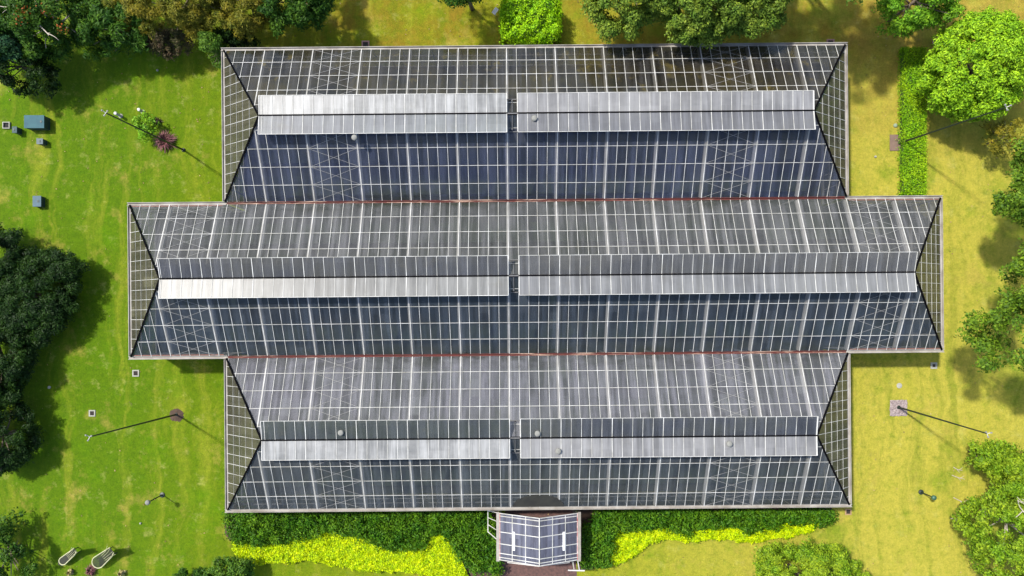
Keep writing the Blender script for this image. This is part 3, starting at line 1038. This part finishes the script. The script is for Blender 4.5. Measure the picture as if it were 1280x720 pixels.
def cover(name, pts, z, dens, leaf, aspect, mat, label, cat, wav=0.25, cl=0.35, tilt=.6, flat=.35):
    pw = [tuple(P(x, y, z).xy) for x, y in pts]
    xs_ = [p[0] for p in pw]; ys_ = [p[1] for p in pw]
    area = (max(xs_) - min(xs_)) * (max(ys_) - min(ys_))
    # clump centres, then leaves round them
    nc = int(area * 16)
    cx = rng.uniform(min(xs_), max(xs_), nc); cy = rng.uniform(min(ys_), max(ys_), nc)
    k = inpoly(cx, cy, pw); cx, cy = cx[k], cy[k]
    per = max(3, int(dens / 14))
    ch = z + rng.normal(size=len(cx)) * wav
    ch = np.maximum(ch, .15)
    X = np.repeat(cx, per) + 0; Y = np.repeat(cy, per) + 0; Z = np.repeat(ch, per)
    d = rng.normal(size=(len(X), 3)); d /= np.linalg.norm(d, axis=1, keepdims=True)
    d[:, 2] = np.abs(d[:, 2])
    rr = cl * rng.uniform(.4, 1.2, len(X))
    C = np.stack([X + d[:, 0] * rr, Y + d[:, 1] * rr, Z + d[:, 2] * rr * .6 - cl * .3], 1)
    ne = int(len(C) * flat)
    if ne:
        ex = rng.uniform(min(xs_), max(xs_), ne * 4); ey = rng.uniform(min(ys_), max(ys_), ne * 4)
        kk = inpoly(ex, ey, pw); ex, ey = ex[kk][:ne], ey[kk][:ne]
        E = np.stack([ex, ey, z * .8 + rng.normal(size=len(ex)) * .04], 1)
        C = np.vstack([C, E]); d = np.vstack([d, np.tile([0, 0, 1.], (len(ex), 1))])
    C[:, 2] = np.maximum(C[:, 2], .05)
    Nn = d * .8 + rng.normal(size=d.shape) * tilt + np.array([0, 0, .6])
    o = leaf_mesh(name, C, Nn, leaf, aspect, mat)
    return tag(o, label, cat, kind='stuff')


yl = [(288, 676), (320, 680), (345, 679), (367, 670), (395, 667), (417, 661), (430, 670), (445, 667), (466, 676), (472, 672),
      (490, 685), (527, 682), (540, 667), (552, 662), (562, 680), (575, 697), (586, 722), (542, 722), (515, 715), (480, 714),
      (442, 711), (420, 707), (382, 700), (352, 704), (320, 704), (308, 702), (296, 693)]
yr = [(764, 663), (780, 660), (800, 657), (825, 656), (837, 662), (860, 665), (875, 657), (900, 656), (935, 662), (962, 662),
      (972, 655), (995, 650), (1027, 655), (1018, 662), (992, 670), (960, 675), (935, 678), (910, 674), (885, 674), (857, 677),
      (832, 674), (812, 679), (795, 692), (778, 704), (762, 705)]
cover('yellow_ground_cover', yl, .38, 900, .12, .7, M['leaf_yellow'], 'bright yellow-green ground cover in the bed left of the porch', 'ground cover', .03, .22, .35, 1.0)
cover('yellow_ground_cover', yr, .38, 900, .12, .7, M['leaf_yellow'], 'bright yellow-green ground cover curving along the bed right of the porch', 'ground cover', .03, .22, .35, 1.0)
dl = [(281, 638), (611, 638), (624, 660), (624, 706), (626, 716), (590, 716), (578, 700), (562, 678), (552, 664), (540, 669), (527, 684), (490, 687),
      (466, 678), (445, 669), (430, 672), (417, 664), (367, 674), (345, 680), (320, 681), (292, 676), (281, 664)]
cover('shrub_planting', dl, .8, 420, .22, .38, M['leaf_bed'], 'dark green leafy planting along the south wall left of the porch', 'planting', .3, .42)
dr = [(742, 638), (1044, 638), (1043, 650), (1025, 656), (995, 652), (972, 657), (935, 664), (900, 658), (860, 667), (825, 658), (780, 662), (766, 664),
      (762, 706), (740, 712), (727, 712), (727, 662), (742, 652)]
cover('shrub_planting', dr, .8, 420, .22, .38, M['leaf_bed'], 'dark green leafy planting along the south wall right of the porch', 'planting', .3, .42)


def noise2(x, y):
    return np.sin(x * 2.1 + 1.3 * np.sin(y * 1.7)) * np.cos(y * 2.4 + np.sin(x * 1.9 + 2)) + .5 * np.sin(x * 5.3 + y * 2) * np.sin(y * 4.9 - x)


def clipped(name, x0, y0, x1, y1, z, mat, label, dens, leaf, aspect=.5, jit=.12, rnd_=False):
    """clipped block hedge: leaves over top and sides of a box; coordinates of its top in the photo"""
    a = P(x0, y1, z); b = P(x1, y0, z)
    root = empty(name, ((a.x + b.x) / 2, (a.y + b.y) / 2, 0)); tag(root, label, 'hedge')
    w, d = (b.x - a.x) / 2, (b.y - a.y) / 2
    nt_ = int(4 * w * d * dens); ns = int((w + d) * 4 * z * dens * .5)
    X = rng.uniform(-w, w, nt_); Y = rng.uniform(-d, d, nt_)
    hg = z + .14 * np.sin(X * 2.3 + 1) * np.cos(Y * 1.9) + rng.normal(size=nt_) * jit
    C = np.stack([X, Y, hg], 1); Nn = rng.normal(size=C.shape) * .5 + np.array([0, 0, 1])
    if rnd_:
        kk = (np.abs(X / w) ** 3.2 + np.abs(Y / d) ** 3.2) < 1 + .12 * np.sin(7 * np.arctan2(Y, X))
        X, Y = X[kk], Y[kk]
        e = np.maximum(np.abs(X / w), np.abs(Y / d))
        lump = noise2(X * 1.3, Y * 1.3)
        C = np.stack([X, Y, z * (1 - .35 * e ** 4) + lump * .35 + rng.normal(size=len(X)) * jit], 1)
        Nn = rng.normal(size=C.shape) * .6 + np.array([0, 0, 1])
    t = rng.uniform(0, 4, ns); s = np.floor(t); f = (t - s) * 2 - 1
    X2 = np.where(s < 2, f * w, np.where(s == 2, -w, w)); Y2 = np.where(s < 2, np.where(s == 0, -d, d), f * d)
    if rnd_:
        X2 *= .9 ; Y2 *= .9
        kk2 = (np.abs(X2 / w) ** 3.2 + np.abs(Y2 / d) ** 3.2) < 1
        X2, Y2 = X2[kk2], Y2[kk2]; s = s[kk2]; ns = len(X2)
    C2 = np.stack([X2 + rng.normal(size=ns) * jit, Y2 + rng.normal(size=ns) * jit, rng.uniform(.05, z, ns)], 1)
    N2 = rng.normal(size=C2.shape) * .5 + np.stack([np.where(s >= 2, np.sign(X2), 0), np.where(s < 2, np.sign(Y2), 0), np.full(ns, .3)], 1)
    leaf_mesh('foliage', np.vstack([C, C2]), np.vstack([Nn, N2]), leaf, aspect, mat, root)
    core = MB(); q_ = .6 if rnd_ else .15; core.box(-w + q_, w - q_, -d + q_, d - q_, .02, z - q_ - .1)
    core.build('twigs', plain('twigs', (.05, .10, .012), .95), root)
    return root


clipped('block_hedge', 625, -14, 703, 52, 2.4, M['leaf_bright'], 'bright green clipped block of shrub, roughly square, above the north eave', 420, .17, rnd_=True)
clipped('strip_hedge', 1129, 60, 1158, 243, .7, M['leaf_hedge'], 'long low clipped hedge strip running down to the long bay at right', 520, .13, .4, .08)

# ------------------------------------------------------------------ trees
# top left wood
tree('flowering_tree', 'dark green tree with orange blossoms and bare pale limbs in the top left corner', 'tree', 62, 26, 3.4, 60, 48, M['leaf_dark'],
     bare=6, barkm=pale_bark, flowers=4, crad=.5, leaf=.24, aspect=.4, irr=.35)
tree('broadleaf_tree', 'blue-green tree at the very left edge near the top', 'tree', 0, 42, 4, 30, 30, M['leaf_teal'], crad=.45, leaf=.2)
tree('broadleaf_tree', 'very dark tree below the orange blossoms at the left edge', 'tree', 22, 78, 2.2, 44, 30, M['leaf_black'], crad=.45, leaf=.24, aspect=.35)
tree('broadleaf_tree', 'mid green tree with drooping fronds between the flowering tree and the olive trees', 'tree', 142, 34, 2.6, 48, 36, M['leaf_dark'],
     leaf=.34, aspect=.26, crad=.5, irr=.35)
tree('feathery_tree', 'broad olive-yellow feathery tree on the top edge, left of the greenhouse', 'tree', 225, 4, 3.2, 62, 46, M['leaf_olive'],
     leaf=.2, aspect=.26, crad=.42, irr=.35)
tree('feathery_tree', 'smaller olive-green tree right of the broad olive-yellow one', 'tree', 306, -2, 3.2, 46, 38, M['leaf_olive'],
     leaf=.2, aspect=.28, crad=.42, irr=.35)
tree('shrub', 'brownish shrub below the broad olive-yellow tree', 'shrub', 208, 52, 2, 30, 14, M['leaf_brown'], crad=.35, trunk_r=.1, leaf=.2, aspect=.3, fill=.7)
tree('broadleaf_tree', 'dark green tree on the top edge just left of the bare lawn', 'tree', 374, -4, 3.6, 46, 44, M['leaf_dark'],
     leaf=.26, aspect=.35, crad=.5)
tree('bamboo_clump', 'narrow green bush rising at the top left corner of the greenhouse', 'bush', 268, 62, 2.4, 10, 22, M['leaf_mid'],
     leaf=.2, aspect=.3, crad=.32, trunk_r=.08, rz=1.8)
tree('shrub', 'low green shrub in the gap between the olive tree and the greenhouse corner', 'shrub', 290, 44, 1.6, 24, 14, M['leaf_black'], crad=.35, trunk_r=.08, leaf=.2)
tree('broadleaf_tree', 'fresh green tree just peeking in on the top edge, left of the square shrub', 'tree', 586, -24, 4.5, 36, 26, M['leaf_mid'], crad=.45, leaf=.2)
GB = 'large trees leaning over the north eave'
tree('broadleaf_tree', 'large tree over the north eave, darkest and leftmost of three', 'tree', 786, -22, 5.6, 58, 54, M['leaf_grey'], GB, dens=1.7, irr=.14, crad=.48, leaf=.19, tilt=(0, .6))
tree('broadleaf_tree', 'large tree over the north eave, middle of three, its crown lapping the roof', 'tree', 874, -14, 6, 68, 66, M['leaf_grey'], GB, dens=1.7, irr=.14, crad=.5, leaf=.19, tilt=(0, 1.2))
tree('broadleaf_tree', 'large tree over the north eave, rightmost of three', 'tree', 948, -24, 5.6, 54, 62, M['leaf_grey'], GB, dens=1.7, irr=.14, crad=.48, leaf=.19, tilt=(0, .6))
# trees whose shadow reaches in from above the frame
tree('broadleaf_tree', 'tree above the frame, its shadow on the lawn beside the roof corner', 'tree', 1030, -82, 8.5, 50, 46, M['leaf_grey'], crad=.6, tilt=(0, 3.5))
tree('broadleaf_tree', 'tall tree above the frame casting the rounded shade right of the roof corner', 'tree', 1082, -56, 10, 38, 34, M['leaf_grey'], crad=.6, tilt=(0, 3.5))
# right side
tree('broadleaf_tree', 'bright green leafy tree on the top edge above the strip hedge', 'tree', 1150, -4, 4, 48, 50, M['leaf_fresh'], crad=.48, leaf=.19)
tree('broadleaf_tree', 'large round lime-green tree in the upper right corner', 'tree', 1224, 86, 3.6, 62, 66, M['leaf_lime'], leaf=.2, aspect=.45, crad=.42, irr=.07, dens=1.7)
tree('shrub', 'thin olive shrub below the large round lime tree', 'shrub', 1258, 172, 2.2, 28, 26, M['leaf_olive'], leaf=.24, aspect=.3, trunk_r=.08, crad=.4, dens=.6, fill=.5)
GR = 'open trees on the right edge'
tree('broadleaf_tree', 'open green tree at the right edge level with the top of the long bay', 'tree', 1342, 222, 8, 82, 70, M['leaf_edge'], GR, crad=.62, leaf=.22, irr=.38, dens=.85, tilt=(5, 0))
tree('broadleaf_tree', 'open green tree at the right edge level with the middle of the long bay', 'tree', 1352, 392, 8, 98, 74, M['leaf_edge'], GR, crad=.62, leaf=.22, irr=.38, dens=.85, tilt=(5, 0))
tree('spreading_tree', 'wide green tree with bare grey limbs in the lower right corner', 'tree', 1268, 655, 3.4, 62, 62, M['leaf_right'], crad=.45, leaf=.19, bare=9, barkm=pale_bark, irr=.35)
tree('shrub', 'round green bush at the top of the wide tree in the lower right', 'shrub', 1236, 571, 2.2, 24, 22, M['leaf_right'], crad=.38, leaf=.18, trunk_r=.1)
tree('shrub', 'green bush at the right edge beside the round one', 'shrub', 1272, 586, 2.4, 30, 24, M['leaf_right'], crad=.38, leaf=.18, trunk_r=.1)
tree('broadleaf_tree', 'green round tree on the bottom edge right of the bed', 'tree', 1010, 728, 3.4, 74, 44, M['leaf_right'], leaf=.18, aspect=.45, crad=.42, irr=.14, dens=1.4)
# left side
GL = 'dark trees on the left edge'
tree('conifer', 'black-green tree widest into the lawn, middle of the left edge', 'tree', 34, 368, 1.7, 54, 62, M['leaf_black'], GL, leaf=.22, aspect=.3, crad=.48, irr=.15, dens=1.5)
tree('conifer', 'black-green tree above the widest one on the left edge', 'tree', -6, 330, 2.2, 30, 50, M['leaf_black'], GL, leaf=.22, aspect=.3, crad=.48, dens=1.5)
tree('conifer', 'black-green tree below the widest one on the left edge', 'tree', -4, 450, 1.9, 36, 58, M['leaf_black'], GL, leaf=.22, aspect=.3, crad=.48, irr=.18, dens=1.5)
tree('conifer', 'black-green narrow tree low on the left edge', 'tree', -4, 545, 1.9, 36, 58, M['leaf_black'], GL, leaf=.22, aspect=.3, crad=.48, irr=.2, dens=1.5)
tree('broadleaf_tree', 'loose dark green tree in the lower left corner', 'tree', 6, 692, 1.7, 30, 48, M['leaf_dark'], crad=.42, irr=.5, dens=.45, leaf=.2)
tree('shrub', 'low dark shrub on the bottom edge, left of the bed', 'shrub', 236, 726, 1.3, 26, 13, M['leaf_dark'], crad=.32, leaf=.18, trunk_r=.06)
tree('shrub', 'taller green shrub on the bottom edge at the corner of the yellow bed', 'shrub', 290, 718, 1.5, 26, 18, M['leaf_mid'], crad=.34, leaf=.18, trunk_r=.06)

# green shrub and dead agave by the western mast
tree('shrub', 'small bright green shrub left of the dead agave', 'shrub', 181, 155, .8, 13, 15, M['leaf_fresh'], fill=.4, leaf=.2, crad=.3, trunk_r=.04, rz=.5)


def spiky(px, py, r, z, mat, label, n=90, name='agave', cat='agave', w=.035):
    root = empty(name, P(px, py)); tag(root, label, cat)
    b = MB()
    for i in range(n):
        t = random.uniform(0, 6.28); u = random.uniform(.25, 1)
        L = r * random.uniform(.6, 1.1) * (.5 + .5 * u)
        s = Vector((math.cos(t), math.sin(t), 0)); side = Vector((-s.y, s.x, 0)) * w
        z1 = z * (1.3 - u)
        p0 = s * .05 + Vector((0, 0, .05)); p1 = s * L * .55 + Vector((0, 0, z1)); p2 = s * L + Vector((0, 0, max(.03, z1 * random.uniform(.2, 1.1))))
        b.add([p0 - side, p0 + side, p1 + side, p1 - side, p2], [(0, 1, 2, 3), (3, 2, 4)])
    b.build('leaves', mat, root)
    c = MB(); c.lathe([(.14, 0), (.12, .12), (.05, .2)], (0, 0, 0), 8); c.build('stem', bark, root)
    return root


spiky(208, 177, 1.15, .55, M['leaf_red'], 'dead reddish agave at the foot of the upper left mast', 190)
spiky(115, 712, .62, .45, M['leaf_red'], 'dark red spiky plant on the bottom edge between the two curved seats', 80)
spiky(198, 152, .5, .3, M['leaf_brown'], 'dry brown tuft right of the small bright shrub', 40, 'dry_tuft', 'dry tuft')
tan = leafmat('dry_straw', (.42, .36, .16), (.30, .25, .10))
spiky(90, 714, .34, .5, tan, 'straw-coloured tuft below the left curved seat', 70, 'straw_tuft', 'straw tuft', .05)
spiky(154, 715, .36, .5, tan, 'straw-coloured tuft below the right curved seat', 70, 'straw_tuft', 'straw tuft', .05)

# ------------------------------------------------------------------ curved slatted seats, bottom left
cream = plain('cream_timber', (0.42, 0.42, 0.24), 0.7, scale=3)
darkslat = plain('dark_timber', (0.02, 0.022, 0.012), 0.8)


def seat(px, py, ang, L, W, label):
    root = empty('curved_seat', P(px, py), ang); tag(root, label, 'garden seat', 'curved garden seats at lower left')
    # local x: from the foot (raised back end is -x)
    fr = MB(); pts = []
    for i in range(19):
        t = -math.pi / 2 + math.pi * i / 18
        pts.append((-L * .5 - math.cos(t) * W * .5, math.sin(t) * W * .5, .48))
    pts = [(L * 1.0, -W * .26, 1.45), (L * .45, -W * .36, .75)] + pts + [(L * .45, W * .36, .75), (L * 1.0, W * .26, 1.45)]
    fr.tube(pts, .04, 7); fr.build('frame', cream, root, smooth=True)
    sl = MB()
    for j in range(9):
        y = (j - 4) * W * .1
        sl.bar((-L * .88 + abs(y) * .7, y, .42), (L * .4, y * .85, .62), .06, .03)
        sl.bar((L * .4, y * .85, .62), (L * .98, y * .6, 1.36), .06, .03)
    sl.build('seat', darkslat, root)
    st = MB()
    for j in range(4):
        y = (j - 1.5) * W * .2
        st.tube([(-L * .1, y * .8, .56), (L * .45, y * 1.0, .9), (L * 1.1, y * 1.5, 1.6 + .05 * j)], .014, 5)
    st.build('backrest', cream, root)
    for y in (-W * .3, W * .3):
        for x in (-L * .6, L * .45):
            lg = MB(); lg.tube([(x, y, 0), (x, y, .46 if x < 0 else .72)], .035, 6); lg.build('leg', darkslat, root)


seat(136, 693, R(38), 1.35, .95, 'curved cream-framed slatted seat, the wider right one of two at lower left')
seat(92, 692, R(38), 1.3, .6, 'curved cream-framed slatted seat, the narrower left one of two at lower left')

# dry branches lying by the spreading tree
GF = 'dry branches on the right lawn'
for (ax, ay, bx, by, lab) in ((1192, 584, 1203, 588, 'dry fallen branch left of the round bush'),
                              (1190, 594, 1206, 599, 'dry fallen branch just above the wide spreading tree'),
                              (1192, 622, 1212, 631, 'longest dry fallen branch, left of the wide spreading tree'),
                              (1188, 648, 1200, 650, 'short dry fallen branch lowest by the wide spreading tree')):
    a, b = P(ax, ay, .05), P(bx, by, .05)
    t = MB(); q = limb(t, (0, 0, 0), b - a, .035, .015, .06)
    limb(t, q[2], q[2] + Vector((.25, -.3, .03)), .02, .008, .04, 3); limb(t, q[3], q[3] + Vector((.3, .2, .03)), .02, .008, .04, 3)
    o = t.build('fallen_branch', pale_bark); o.location = a
    tag(o, lab, 'branch', GF)

# fallen leaves scattered on the grass
nleaf = 900
fx = rng.uniform(-40, 40, nleaf); fy = rng.uniform(-21, 25, nleaf)
inside = ((fx > -28.2) & (fx < 32) & (fy > -3.7) & (fy < 8.8)) | ((fx > -21.2) & (fx < 25.2) & (fy > -15) & (fy < 20))
fx, fy = fx[~inside], fy[~inside]
C = np.stack([fx, fy, np.full(len(fx), .03)], 1)
o = leaf_mesh('fallen_leaves', C, rng.normal(size=C.shape) * .25 + np.array([0, 0, 1]), .13, .6,
              leafmat('dead_leaf', (.30, .24, .10), (.20, .12, .05)))
tag(o, 'dry fallen leaves scattered over the lawn', 'fallen leaves', kind='stuff')
